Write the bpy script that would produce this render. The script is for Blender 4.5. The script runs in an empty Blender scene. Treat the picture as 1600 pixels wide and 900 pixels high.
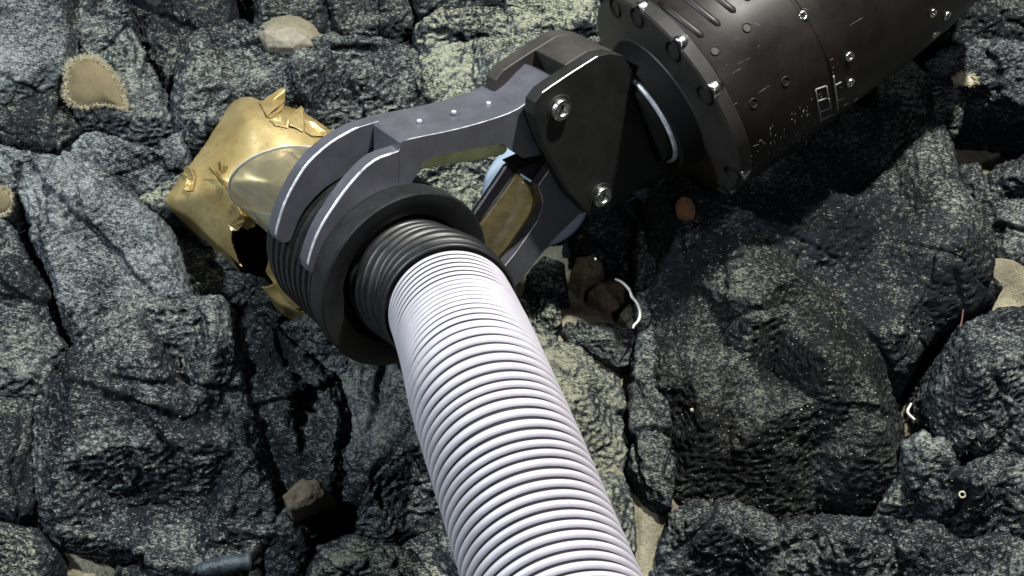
import bpy, bmesh, math, random
import numpy as np
from mathutils import Vector, Matrix, geometry, noise as mnoise

random.seed(7)
SC = bpy.context.scene
COL = SC.collection

# ------------------------------------------------------------------ camera
F = 1931.0                       # focal length in pixels of the 1600 px wide photograph
H = 0.88
TILT = math.radians(28)
cam_d = bpy.data.cameras.new('camera')
cam = bpy.data.objects.new('camera', cam_d); COL.objects.link(cam)
cam_d.sensor_width = 36; cam_d.lens = 36*F/1600
cam_d.clip_start = 0.02; cam_d.clip_end = 60
cam.location = (0, -H*math.tan(TILT), H)
cam.rotation_euler = (TILT, 0, 0)
SC.camera = cam
CM = Matrix.Translation(cam.location) @ Matrix.Rotation(TILT, 4, 'X')
CR = CM.to_3x3()

def cw(x, y, z): return CM @ Vector((x, y, z))                 # camera frame (metres) -> world
def at(px, py, d): return cw((px-800)/F*d, -(py-450)/F*d, -d)  # pixel + distance -> world
def ray(px, py): return (CR @ Vector(((px-800)/F, -(py-450)/F, -1)))
def on_z(px, py, z):
    r = ray(px, py); o = cam.location
    t = (z-o.z)/r.z
    return o + r*t

# ------------------------------------------------------------------ world and lamps
w = bpy.data.worlds.new('World'); SC.world = w; w.use_nodes = True
bg = w.node_tree.nodes['Background']
bg.inputs[0].default_value = (0.26, 0.44, 0.50, 1); bg.inputs[1].default_value = 0.036

def lamp(name, loc, target, power, col, size, angle=100):
    l = bpy.data.lights.new(name, 'SPOT'); l.energy = power; l.color = col
    l.shadow_soft_size = size; l.spot_size = math.radians(angle); l.spot_blend = 0.6
    o = bpy.data.objects.new(name, l); COL.objects.link(o)
    o.location = loc
    o.rotation_euler = (target-loc).to_track_quat('-Z', 'Y').to_euler()
    return o
aim = on_z(800, 450, 0.05)
lamp('vehicle_lamp', cw(0.38, 0.98, -0.10), aim, 150, (1.0, 0.98, 0.90), 0.022)
lamp('vehicle_lamp', cw(-0.80, 0.52, 0.0), on_z(300, 350, 0.05), 58, (0.84, 0.94, 1.0), 0.03)
lamp('vehicle_lamp', cw(0.30, -0.05, 0.25), aim, 7.0, (0.93, 0.90, 1.0), 0.05)

SC.view_settings.view_transform = 'Standard'; SC.view_settings.look = 'None'
SC.view_settings.exposure = 0.0; SC.view_settings.gamma = 1
SC.render.engine = 'CYCLES'
SC.cycles.max_bounces = 6; SC.cycles.transparent_max_bounces = 12

# ------------------------------------------------------------------ node helpers
def mat(name):
    m = bpy.data.materials.new(name); m.use_nodes = True
    nt = m.node_tree; return m, nt, nt.nodes['Principled BSDF']
def nd(nt, t, **kw):
    n = nt.nodes.new(t)
    for k, v in kw.items():
        if k in n.inputs: n.inputs[k].default_value = v
        else: setattr(n, k, v)
    return n
def tex(nt, co, scale, detail=4, rough=0.6, stretch=None):
    if stretch:
        mp = nd(nt, 'ShaderNodeMapping'); mp.inputs['Scale'].default_value = stretch
        nt.links.new(co, mp.inputs[0]); co = mp.outputs[0]
    n = nd(nt, 'ShaderNodeTexNoise', Scale=scale, Detail=detail, Roughness=rough)
    nt.links.new(co, n.inputs['Vector']); return n.outputs['Fac']
def ramp(nt, fac, stops):
    r = nd(nt, 'ShaderNodeValToRGB'); e = r.color_ramp.elements
    for i, (p, c) in enumerate(stops):
        if i > 1: e.new(p)
        e[i].position = p; e[i].color = (*c, 1) if len(c) == 3 else c
    nt.links.new(fac, r.inputs[0]); return r.outputs[0]
def mix(nt, fac, a, b, mode='MIX'):
    n = nd(nt, 'ShaderNodeMix', data_type='RGBA', blend_type=mode)
    for s, v in ((0, fac), (6, a), (7, b)):
        if hasattr(v, 'links'): nt.links.new(v, n.inputs[s])
        else: n.inputs[s].default_value = v if s == 0 else (*v, 1)
    return n.outputs[2]
def mth(nt, op, a, b=0.0, clamp=False):
    n = nd(nt, 'ShaderNodeMath', operation=op, use_clamp=clamp)
    for s, v in ((0, a), (1, b)):
        if hasattr(v, 'links'): nt.links.new(v, n.inputs[s])
        else: n.inputs[s].default_value = v
    return n.outputs[0]
def bump(nt, h, strength, dist, prev=None):
    b = nd(nt, 'ShaderNodeBump', Strength=strength, Distance=dist)
    nt.links.new(h, b.inputs['Height'])
    if prev: nt.links.new(prev, b.inputs['Normal'])
    return b.outputs[0]

def rock_mat(name, dust=0.5, dark=(0.012, 0.015, 0.019), grain=(0.27, 0.31, 0.325), dustc=(0.36, 0.385, 0.32), pale=0.0):
    m, nt, P = mat(name)
    g = nd(nt, 'ShaderNodeNewGeometry'); co = g.outputs['Position']
    fine = tex(nt, co, 900, 3, 0.75, (0.6, 1, 1))
    fine2 = tex(nt, co, 430, 4, 0.74, (0.6, 1, 1))
    med = tex(nt, co, 34, 6, 0.68)
    big = tex(nt, co, 11, 5, 0.6)
    # pale crystals and crust grains over dark basalt, in patches
    s = mth(nt, 'ADD', mth(nt, 'MULTIPLY', fine, 0.55), mth(nt, 'MULTIPLY', fine2, 0.50))
    s = mth(nt, 'ADD', s, mth(nt, 'MULTIPLY', mth(nt, 'SUBTRACT', med, 0.5), 0.30))
    s = mth(nt, 'ADD', s, mth(nt, 'MULTIPLY', mth(nt, 'SUBTRACT', big, 0.5), 0.42))
    s = mth(nt, 'ADD', s, pale-0.015)
    sepz = nd(nt, 'ShaderNodeSeparateXYZ'); nt.links.new(g.outputs['Normal'], sepz.inputs[0])
    s = mth(nt, 'ADD', s, mth(nt, 'MULTIPLY', mth(nt, 'SUBTRACT', sepz.outputs[2], 0.85), 0.10))
    gr = ramp(nt, s, [(0.45, (0, 0, 0)), (0.73, (1, 1, 1))])
    c = mix(nt, gr, dark, grain)
    # settled sediment: on the faces that look up
    sep = nd(nt, 'ShaderNodeSeparateXYZ'); nt.links.new(g.outputs['Normal'], sep.inputs[0])
    up = mth(nt, 'MULTIPLY', mth(nt, 'SUBTRACT', sep.outputs[2], 0.68), 3.6, True)
    s = s
    d = mth(nt, 'ADD', mth(nt, 'MULTIPLY', mth(nt, 'SUBTRACT', big, 0.5), 1.7), mth(nt, 'MULTIPLY', mth(nt, 'SUBTRACT', med, 0.5), 1.5))
    d = mth(nt, 'ADD', d, mth(nt, 'MULTIPLY', mth(nt, 'SUBTRACT', mth(nt, 'MULTIPLY', mth(nt, 'ADD', fine, fine2), 0.5), 0.5), 6.5))
    d = mth(nt, 'ADD', d, dust-0.35)
    d = mth(nt, 'MULTIPLY', mth(nt, 'MULTIPLY', d, 1.6, True), up, True)
    c = mix(nt, d, c, dustc)
    nt.links.new(c, P.inputs['Base Color'])
    P.inputs['Roughness'].default_value = 0.72
    P.inputs['Specular IOR Level'].default_value = 0.13
    b = bump(nt, med, 1.0, 0.003)
    b = bump(nt, fine2, 1.0, 0.0036, b)
    b = bump(nt, fine, 1.0, 0.0018, b)
    nt.links.new(b, P.inputs['Normal'])
    return m
M = {}
M['rock'] = rock_mat('basalt', 0.32)
M['rock_dusty'] = rock_mat('dusted_basalt', 0.62, dustc=(0.39, 0.405, 0.30))
M['rock_dark'] = rock_mat('dark_basalt', 0.12, grain=(0.13, 0.15, 0.15), pale=-0.035)
M['rock_blue'] = rock_mat('grey_basalt', 0.35, grain=(0.32, 0.36, 0.38), dustc=(0.36, 0.40, 0.38), pale=0.03)
M['rock_sandy'] = rock_mat('sandy_basalt', 0.68, dustc=(0.40, 0.41, 0.30))
M['rock_brown'] = rock_mat('manganese_crust', 0.20, dark=(0.009, 0.010, 0.012), grain=(0.20, 0.215, 0.21), dustc=(0.22, 0.225, 0.17), pale=-0.045)

m, nt, P = mat('sediment'); M['sand'] = m
g = nd(nt, 'ShaderNodeNewGeometry'); co = g.outputs['Position']
f = tex(nt, co, 420, 3, 0.6); b2 = tex(nt, co, 30, 4, 0.6)
sc = mix(nt, ramp(nt, b2, [(0.35, (0, 0, 0)), (0.7, (1, 1, 1))]), (0.16, 0.145, 0.10), (0.30, 0.28, 0.20))
g2 = tex(nt, co, 700, 3, 0.7); g3 = tex(nt, co, 130, 5, 0.7)
sc = mix(nt, ramp(nt, g2, [(0.56, (0, 0, 0)), (0.66, (.75, .75, .75))]), sc, (0.06, 0.06, 0.05))
sc = mix(nt, ramp(nt, g3, [(0.55, (0, 0, 0)), (0.70, (.7, .7, .7))]), sc, (0.12, 0.12, 0.095))
nt.links.new(sc, P.inputs['Base Color'])
P.inputs['Roughness'].default_value = 0.95
nt.links.new(bump(nt, f, 0.8, 0.0015, bump(nt, g3, 0.8, 0.004)), P.inputs['Normal'])

def simple(name, col, rough=0.5, metal=0.0, scale=60, var=0.25, bs=0.15, bd=0.0004, spec=0.5, stretch=None):
    m, nt, P = mat(name)
    tc = nd(nt, 'ShaderNodeNewGeometry'); co = tc.outputs['Position']
    n = tex(nt, co, scale, 5, 0.65, stretch)
    lo = tuple(c*(1-var) for c in col); hi = tuple(min(1, c*(1+var)) for c in col)
    nt.links.new(mix(nt, ramp(nt, n, [(0.3, (0, 0, 0)), (0.7, (1, 1, 1))]), lo, hi), P.inputs['Base Color'])
    r = mth(nt, 'ADD', mth(nt, 'MULTIPLY', mth(nt, 'SUBTRACT', n, 0.5), 0.35), rough, True)
    nt.links.new(r, P.inputs['Roughness'])
    P.inputs['Metallic'].default_value = metal
    P.inputs['Specular IOR Level'].default_value = spec
    if bs: nt.links.new(bump(nt, tex(nt, co, scale*5, 3, 0.6, stretch), bs, bd), P.inputs['Normal'])
    M[name] = m; return m, nt, P
simple('white_plastic', (0.38, 0.367, 0.415), 0.5, 0, 70, 0.10, 0.06)
simple('black_rubber', (0.009, 0.0095, 0.011), 0.45, 0, 80, 0.3, 0.25, 0.0003)
simple('black_face', (0.010, 0.010, 0.012), 0.6, 0, 80, 0.3, 0.2)
simple('anodised', (0.135, 0.138, 0.168), 0.34, 0.55, 50, 0.16, 0.10, 0.0003)
simple('yoke_black', (0.0055, 0.0055, 0.0058), 0.55, 0.0, 50, 0.3, 0.12, 0.0003)
simple('yoke_top_lit', (0.034, 0.031, 0.029), 0.55, 0.2, 50, 0.25, 0.12, 0.0003)  # lighter copy of the yoke black, paints the light on block and far cheek
simple('housing', (0.0075, 0.0058, 0.0048), 0.46, 0.0, 35, 0.35, 0.10, 0.0003, spec=0.30)
simple('worn_metal', (0.50, 0.52, 0.56), 0.38, 0.35, 150, 0.50, 0.1, 0.0002)
simple('steel', (0.60, 0.60, 0.58), 0.25, 1.0, 200, 0.35, 0.3, 0.0004)
simple('amber', (0.60, 0.50, 0.21), 0.25, 0, 55, 0.45, 0.1)
simple('olive', (0.42, 0.46, 0.22), 0.35, 0, 60, 0.35, 0.1)
simple('blue_plastic', (0.20, 0.26, 0.34), 0.5, 0, 60, 0.12, 0.1)
simple('rust', (0.05, 0.03, 0.015), 0.8, 0, 300, 0.4)
simple('ochre_seal', (0.45, 0.22, 0.05), 0.6)
simple('white_coral', (0.80, 0.78, 0.72), 0.6, 0, 200, 0.15, 0.4, 0.001)
simple('pale_shell', (0.48, 0.44, 0.33), 0.7, 0, 160, 0.3, 0.6, 0.002)
simple('brown_stone', (0.15, 0.12, 0.075), 0.85, 0, 130, 0.4, 0.8, 0.002)
simple('sponge_tan', (0.115, 0.090, 0.045), 0.8, 0, 50, 0.3, 0.3, 0.001)
simple('sponge_rim', (0.34, 0.31, 0.22), 0.8, 0, 250, 0.35, 0.5, 0.001)
simple('orange_sponge', (0.20, 0.11, 0.05), 0.8, 0, 150, 0.45, 0.6, 0.002)
simple('blue_shell', (0.025, 0.034, 0.045), 0.4, 0, 90, 0.5, 0.5, 0.002)
simple('mark_paint', (0.22, 0.22, 0.21), 0.6, 0.2, 900, 0.6)
simple('red_stalk', (0.13, 0.06, 0.04), 0.6)

# gold membrane: thin satin skin
m, nt, P = mat('gold_membrane'); M['gold'] = m
g = nd(nt, 'ShaderNodeNewGeometry'); co = g.outputs['Position']
a = tex(nt, co, 22, 5, 0.6); b_ = tex(nt, co, 190, 5, 0.7)
c = mix(nt, ramp(nt, a, [(0.35, (0, 0, 0)), (0.68, (1, 1, 1))]), (0.36, 0.265, 0.10), (0.60, 0.47, 0.23))
c = mix(nt, ramp(nt, b_, [(0.52, (0, 0, 0)), (0.72, (0.6, 0.6, 0.6))]), c, (0.24, 0.165, 0.06))
nt.links.new(c, P.inputs['Base Color'])
P.inputs['Metallic'].default_value = 0.5
P.inputs['Roughness'].default_value = 0.34
P.inputs['Specular IOR Level'].default_value = 0.6
P.inputs['Coat Weight'].default_value = 0.35; P.inputs['Coat Roughness'].default_value = 0.16
nt.links.new(bump(nt, b_, 0.25, 0.0005, bump(nt, a, 0.3, 0.003)), P.inputs['Normal'])

# frosted clear tube
m, nt, P = mat('clear_plastic'); M['clear'] = m
nt.nodes.remove(P)
out = nt.nodes['Material Output']
tr = nd(nt, 'ShaderNodeBsdfTransparent', Color=(0.72, 0.73, 0.70, 1))
df = nd(nt, 'ShaderNodeBsdfTranslucent', Color=(0.42, 0.40, 0.30, 1))
df2 = nd(nt, 'ShaderNodeBsdfDiffuse', Color=(0.36, 0.37, 0.35, 1))
gl = nd(nt, 'ShaderNodeBsdfGlossy', Roughness=0.12, Color=(0.9, 0.9, 0.9, 1))
lw = nd(nt, 'ShaderNodeLayerWeight', Blend=0.35)
m1 = nd(nt, 'ShaderNodeMixShader', Fac=0.5); m2 = nd(nt, 'ShaderNodeMixShader'); m3 = nd(nt, 'ShaderNodeMixShader')
L = nt.links.new
L(df.outputs[0], m1.inputs[1]); L(df2.outputs[0], m1.inputs[2])
g = nd(nt, 'ShaderNodeNewGeometry'); sm = tex(nt, g.outputs['Position'], 60, 4, 0.6)
haz = mth(nt, 'ADD', mth(nt, 'MULTIPLY', lw.outputs['Facing'], 0.36), mth(nt, 'MULTIPLY', sm, 0.10), True)
L(haz, m2.inputs[0]); L(tr.outputs[0], m2.inputs[1]); L(m1.outputs[0], m2.inputs[2])
L(mth(nt, 'ADD', mth(nt, 'MULTIPLY', lw.outputs['Fresnel'], 0.4), 0.03, True), m3.inputs[0]); L(m2.outputs[0], m3.inputs[1]); L(gl.outputs[0], m3.inputs[2])
L(m3.outputs[0], out.inputs[0])

# ------------------------------------------------------------------ object helpers
def tag(o, label=None, cat=None, group=None, kind=None):
    if label: o['label'] = label
    if cat: o['category'] = cat
    if group: o['group'] = group
    if kind: o['kind'] = kind
    return o
def link(name, me, mats, parent=None, smooth=True):
    o = bpy.data.objects.new(name, me); COL.objects.link(o)
    for mm in (mats if isinstance(mats, (list, tuple)) else [mats]): me.materials.append(mm)
    if smooth: me.polygons.foreach_set('use_smooth', [True]*len(me.polygons))
    if parent: o.parent = parent; o.matrix_parent_inverse = Matrix.Identity(4); o.matrix_basis = parent_inv(parent)
    return o
def parent_inv(p):
    mw = Matrix.Identity(4); chain = []
    while p: chain.append(p.matrix_basis.copy()); p = p.parent
    for mb in reversed(chain): mw = mw @ mb
    return mw.inverted()
def empty(name, loc, label, cat, group=None):
    o = bpy.data.objects.new(name, None); COL.objects.link(o); o.location = loc
    o.empty_display_size = 0.02
    return tag(o, label, cat, group)
def mesh(verts, faces, name='m'):
    me = bpy.data.meshes.new(name); me.from_pydata([tuple(v) for v in verts], [], faces); me.update(); return me
def frame(axis, hint=Vector((0, 0, 1))):
    a = axis.normalized(); u = hint.cross(a)
    if u.length < 1e-4: u = Vector((1, 0, 0)).cross(a)
    u.normalize(); return a, u, a.cross(u)
def lathe(origin, axis, prof, n=96, close=False, deform=None):
    """prof: (s along axis, radius) list"""
    a, u, v = frame(axis); vs = []; fs = []
    for (s, r) in prof:
        for k in range(n):
            t = 2*math.pi*k/n
            ss = s + (deform(s, r, u*math.cos(t)+v*math.sin(t)) if deform else 0)
            vs.append(origin + a*ss + (u*math.cos(t)+v*math.sin(t))*r)
    m_ = len(prof)
    for i in range(m_-1 if not close else m_):
        j = (i+1) % m_
        for k in range(n):
            k2 = (k+1) % n
            fs.append((i*n+k, i*n+k2, j*n+k2, j*n+k))
    if not close:
        if prof[0][1] > 1e-6: fs.append(tuple(range(n))[::-1])
        if prof[-1][1] > 1e-6: fs.append(tuple((m_-1)*n+k for k in range(n)))
    return mesh(vs, fs)
def tube(pts, radii, n=10, taper=True):
    vs = []; fs = []; N = len(pts)
    up = Vector((0.1, 0.2, 1))
    for i, p in enumerate(pts):
        d = (pts[min(i+1, N-1)]-pts[max(i-1, 0)]).normalized()
        a, u, v = frame(d, up)
        for k in range(n):
            t = 2*math.pi*k/n
            vs.append(p + (u*math.cos(t)+v*math.sin(t))*radii[i])
    for i in range(N-1):
        for k in range(n):
            k2 = (k+1) % n; fs.append((i*n+k, i*n+k2, (i+1)*n+k2, (i+1)*n+k))
    fs.append(tuple(range(n))[::-1]); fs.append(tuple((N-1)*n+k for k in range(n)))
    return mesh(vs, fs)
def catmull(P, m_):
    out = []; P = [Vector(p) for p in P]
    Q = [P[0]*2-P[1]] + P + [P[-1]*2-P[-2]]
    for i in range(1, len(Q)-2):
        for k in range(m_):
            t = k/m_; a, b, c, d = Q[i-1:i+3]
            out.append(0.5*((2*b)+(c-a)*t+(2*a-5*b+4*c-d)*t*t+(3*b-a-3*c+d)*t**3))
    out.append(P[-1]); return out

# ------------------------------------------------------------------ numpy noise
_rs = np.random.RandomState(3)
PERM = _rs.permutation(256); PERM = np.concatenate([PERM, PERM, PERM])
GR = _rs.normal(size=(256, 3)); GR /= np.linalg.norm(GR, axis=1)[:, None]
def perlin(p):
    i = np.floor(p).astype(np.int64); f = p-i; i &= 255
    u = f*f*f*(f*(f*6-15)+10)
    r = 0
    for dx in (0, 1):
        for dy in (0, 1):
            for dz in (0, 1):
                h = PERM[PERM[PERM[(i[:, 0]+dx) & 255]+((i[:, 1]+dy) & 255)]+((i[:, 2]+dz) & 255)]
                g = GR[h]
                d = g[:, 0]*(f[:, 0]-dx)+g[:, 1]*(f[:, 1]-dy)+g[:, 2]*(f[:, 2]-dz)
                wt = (u[:, 0] if dx else 1-u[:, 0])*(u[:, 1] if dy else 1-u[:, 1])*(u[:, 2] if dz else 1-u[:, 2])
                r = r+d*wt
    return r*1.5
def rocky(co, nrm, rough, seed):
    q = co+seed*3.71
    big = perlin(q/0.055)
    rid = 1-2*np.abs(perlin(q/0.030+11))
    st = q*np.array([0.85, 1.0, 1.15])
    mid = 1-2*np.abs(perlin(st/0.013+5))
    sm = perlin(q/0.0065+17)
    fi = perlin(q/0.0034+29)
    mask = np.clip(0.5+perlin(q/0.07+40)*1.3, 0.15, 1.0)
    vf = 1-2*np.abs(perlin(q*np.array([.8,1,1.1])/0.0060+71))
    d = big*0.0024 + rid*0.0020*mask + mid*0.0016*mask + sm*0.0012*mask + vf*0.0018 + fi*0.0014
    ter = perlin(q/0.04+60)*4; ter = (np.floor(ter)+np.clip((ter-np.floor(ter))*3.0, 0, 1))/4
    d = d + ter*0.0026
    rs = np.random.RandomState(int(seed)+100)
    lo, hi = co.min(0), co.max(0); ext = (hi-lo)[:2].prod()
    wob = perlin(q/0.022+80)*0.0035+perlin(q/0.007+90)*0.0012
    for k in range(2+int(ext/0.0055) if ext > .0022 else 0):
        a_ = rs.uniform(0, math.pi*2); tilt = rs.uniform(-.5, .9)
        n_ = np.array([math.cos(a_), math.sin(a_), tilt]); n_ /= np.linalg.norm(n_)
        p_ = lo+(hi-lo)*rs.uniform(0.1, .9, 3); p_[2] = hi[2]-.01
        dist = (co-p_)@n_+wob
        reach = np.clip(1.25-np.linalg.norm((co-p_), axis=1)/rs.uniform(.03, .09), 0, 1)**.5
        d -= rs.uniform(.0025, .0065)*np.exp(-(dist/rs.uniform(.0011, .0026))**2)*reach
        d += rs.uniform(.001, .0045)*np.clip(dist/.0016, -1, 1)*reach*np.exp(-np.abs(dist)/.03)
    return co + nrm*(d*rough)[:, None]

VOX = 0.0013
def finish_rock(vs, fs, name, material, rough, seed, vox=VOX, sm=5):
    me0 = mesh(vs, fs)
    tmp = bpy.data.objects.new('tmp', me0); COL.objects.link(tmp)
    r = tmp.modifiers.new('r', 'REMESH'); r.mode = 'VOXEL'; r.voxel_size = vox
    s = tmp.modifiers.new('s', 'SMOOTH'); s.factor = 0.5; s.iterations = sm
    dg = bpy.context.evaluated_depsgraph_get()
    ev = tmp.evaluated_get(dg)
    me = bpy.data.meshes.new_from_object(ev)
    bpy.data.objects.remove(tmp)
    n = len(me.vertices)
    co = np.empty(n*3); me.vertices.foreach_get('co', co); co = co.reshape(-1, 3)
    nr = np.empty(n*3); me.vertices.foreach_get('normal', nr); nr = nr.reshape(-1, 3)
    co = rocky(co, nr, rough, seed)
    me.vertices.foreach_set('co', co.ravel()); me.update()
    o = link(name, me, M[material])
    return o

RC = [0]
def rock(label, pts, h, tx=0.0, ty=0.0, mt='rock', rough=1.0, base=-0.05, relief=1.0, crest=None, round_=0.006, kind='rock', name='rock', group=None, grow=0.0018, fall=0.018):
    """an angular block: traced top outline at height h, random facets on top, flanks running into the seabed"""
    RC[0] += 1; rnd = random.Random(RC[0]*17+5)
    top = []
    n = len(pts)
    y0_ = min(p[1] for p in pts); y1_ = max(p[1] for p in pts)
    pts = [(p[0], p[1], (p[2] if len(p) > 2 else 0)-fall*((p[1]-y0_)/(y1_-y0_))**1.4) for p in pts]
    P2 = [on_z(p[0], p[1], h+p[2]) for p in pts]
    ex = [(p[2] if len(p) > 2 else 0) for p in pts]
    ring = []; exr = []
    for i in range(n):
        a, b = P2[i], P2[(i+1) % n]
        L_ = (b-a).length; k = max(1, int(L_/0.035))
        nrm = Vector((-(b-a).y, (b-a).x, 0)).normalized()
        for j in range(k):
            t = j/k; off = 0 if j == 0 else rnd.uniform(-0.13, 0.13)*L_/k
            ring.append(a.lerp(b, t)+nrm*off); exr.append(ex[i]*(1-t)+ex[(i+1) % n]*t)
    # orientation
    ar = sum(ring[i].x*ring[(i+1) % len(ring)].y-ring[(i+1) % len(ring)].x*ring[i].y for i in range(len(ring)))/2
    if ar < 0: ring.reverse(); exr.reverse()
    area = abs(ar); N = len(ring)
    cx = sum(p.x for p in ring)/N; cy = sum(p.y for p in ring)/N
    size = math.sqrt(area)
    def zt(x, y): return h+tx*(x-cx)+ty*(y-cy)
    def offset(d):
        out = []
        for i in range(N):
            a, b, c = ring[i-1], ring[i], ring[(i+1) % N]
            e1 = (b-a).normalized(); e2 = (c-b).normalized()
            nn = Vector((e1.y+e2.y, -(e1.x+e2.x), 0))
            nn = nn.normalized() if nn.length > 1e-6 else Vector((e1.y, -e1.x, 0))
            out.append(b+nn*d)
        return out
    if grow:
        ring = offset(grow)
    rd = min(round_, size*0.18)
    verts2 = [Vector((p.x, p.y)) for p in ring]
    zs = [zt(p.x, p.y)+exr[i]-rd*rnd.uniform(0.3, 1.6) for i, p in enumerate(ring)]
    # interior facet points
    poly = [(p.x, p.y) for p in ring]
    def inside(x, y, pl):
        c = False; j = len(pl)-1
        for i in range(len(pl)):
            if (pl[i][1] > y) != (pl[j][1] > y) and x < (pl[j][0]-pl[i][0])*(y-pl[i][1])/(pl[j][1]-pl[i][1])+pl[i][0]: c = not c
            j = i
        return c
    inn = offset(-rd*1.4); ip = [(p.x, p.y) for p in inn]
    pts_in = []
    for i, p in enumerate(inn):
        if inside(p.x, p.y, poly) and rnd.random() < 0.8:
            if all((Vector((p.x, p.y))-q[0]).length > size*0.09 for q in pts_in):
                pts_in.append((Vector((p.x, p.y)), zt(p.x, p.y)+exr[i]*0.7+rnd.uniform(-0.2, 0.5)*rd))
    xs = [p[0] for p in poly]; ys = [p[1] for p in poly]
    want = int(3+area/0.0030); tries = 0
    amp = min(0.026, size*0.16)*relief
    while want > 0 and tries < 4000:
        tries += 1
        x = rnd.uniform(min(xs), max(xs)); y = rnd.uniform(min(ys), max(ys))
        if inside(x, y, ip) and all((Vector((x, y))-q[0]).length > size*0.14 for q in pts_in):
            # inherit edge extras by inverse distance
            ws = [(1/((x-r.x)**2+(y-r.y)**2+1e-6), e) for r, e in zip(ring, exr)]
            e = sum(a*b for a, b in ws)/sum(a for a, b in ws)
            pts_in.append((Vector((x, y)), zt(x, y)+e+rnd.uniform(-0.5, 1.1)*amp)); want -= 1
    if crest:
        for (px, py, dz) in crest:
            q = on_z(px, py, h+dz); q2 = Vector((q.x, q.y))
            pts_in = [t for t in pts_in if (t[0]-q2).length > size*0.08]
            pts_in.append((q2, h+dz))
    for v, z in pts_in: verts2.append(v); zs.append(z)
    r = geometry.delaunay_2d_cdt(verts2, [], [list(range(N))], 1, 1e-6)
    V2, E2_, F2, ov = r[0], r[1], r[2], r[3]
    vs = []; idx = {}
    for i, v in enumerate(V2):
        if ov[i]: z = zs[ov[i][0]]; [idx.setdefault(o_, i) for o_ in ov[i]]
        else: z = zt(v.x, v.y)-rd
        vs.append(Vector((v.x, v.y, z)))
    fs = [tuple(f) for f in F2]
    loop = [idx[i] for i in range(N) if i in idx]
    low = offset(size*0.03+0.002)
    b0 = len(vs)
    keys = [i for i in range(N) if i in idx]
    for i in keys: vs.append(Vector((low[i].x+rnd.uniform(-1, 1)*0.003, low[i].y+rnd.uniform(-1, 1)*0.003, (vs[idx[i]].z+base)*0.5)))
    b1 = len(vs)
    low2 = offset(size*0.05+0.001)
    for i in keys: vs.append(Vector((low2[i].x, low2[i].y, base)))
    K = len(keys)
    for j in range(K):
        j2 = (j+1) % K
        fs.append((loop[j], loop[j2], b0+j2, b0+j)[::-1])
        fs.append((b0+j, b0+j2, b1+j2, b1+j)[::-1])
    fs.append(tuple(b1+j for j in range(K))[::-1])
    vox = VOX if size > 0.05 else max(0.0008, size/40)
    o = finish_rock(vs, fs, name, mt, rough*(1.0 if size > 0.07 else 0.3+0.7*size/0.07), RC[0], vox, 3)
    tag(o, label, kind, group)
    return o

simple('fleck', (0.30, 0.29, 0.22), 0.7)
simple('pale_stone', (0.20, 0.185, 0.145), 0.8, 0, 160, 0.3, 0.6, 0.002)

simple('flange_lit', (0.026, 0.0245, 0.023), 0.5, 0.25, 50, 0.25, 0.12, 0.0003)  # housing metal made lighter: light on the flange put into its colour
simple('lip_plastic', (0.42, 0.41, 0.36), 0.15, 0, 60, 0.1)

simple('hose_groove_shade', (0.022, 0.021, 0.026), 0.6)
simple('dull_stone', (0.13, 0.105, 0.07), 0.85, 0, 130, 0.4, 0.8, 0.002)

simple('neck_black', (0.0022, 0.0022, 0.0022), 0.75, 0, 60, 0.2, 0.0, spec=0.2)

# ------------------------------------------------------------------ seabed (sediment)
# mounds of sediment between the blocks: (px, py, height, radius)
mounds = [(1004, 710, .058, .03), (1015, 800, .066, .035), (1003, 890, .066, .04), (985, 640, .05, .03), (930, 560, .072, .05), (890, 500, .076, .05), (870, 600, .07, .05),
          (960, 585, .05, .03), (1590, 436, .088, .05), (1570, 470, .060, .02), (1492, 500, .055, .02), (1462, 650, .040, .025), (1450, 740, .035, .02),
          (60, 860, .045, .05), (110, 880, .04, .04), (250, 890, .03, .04), (440, 45, .075, .05), (1540, 235, .035, .05),
          (920, 435, .035, .04), (1290, 785, .01, .02)]
mp = [(on_z(a, b, c), c, r) for a, b, c, r in mounds]
xs = np.linspace(-1.6, 1.6, 321); ys = np.linspace(-1.1, 2.4, 351)
X, Y = np.meshgrid(xs, ys)
Z = np.full_like(X, -0.004)
for p, hgt, r in mp:
    wgt = np.exp(-(((X-p.x)**2+(Y-p.y)**2)/(r*r))**1.3)
    Z = Z*(1-wgt)+hgt*wgt
pp = np.stack([X.ravel(), Y.ravel(), np.zeros(X.size)], 1)
Z = Z + (perlin(pp/0.08)*0.006+perlin(pp/0.025+9)*0.002).reshape(Z.shape)
co = np.stack([X.ravel(), Y.ravel(), Z.ravel()], 1)
nx, ny = len(xs), len(ys)
ii = np.arange(nx*ny).reshape(ny, nx)
fq = np.stack([ii[:-1, :-1].ravel(), ii[:-1, 1:].ravel(), ii[1:, 1:].ravel(), ii[1:, :-1].ravel()], 1)
me = bpy.data.meshes.new('seabed'); me.from_pydata(co.tolist(), [], fq.tolist()); me.update()
sea = link('seabed', me, M['sand']); tag(sea, kind='structure')

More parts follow.
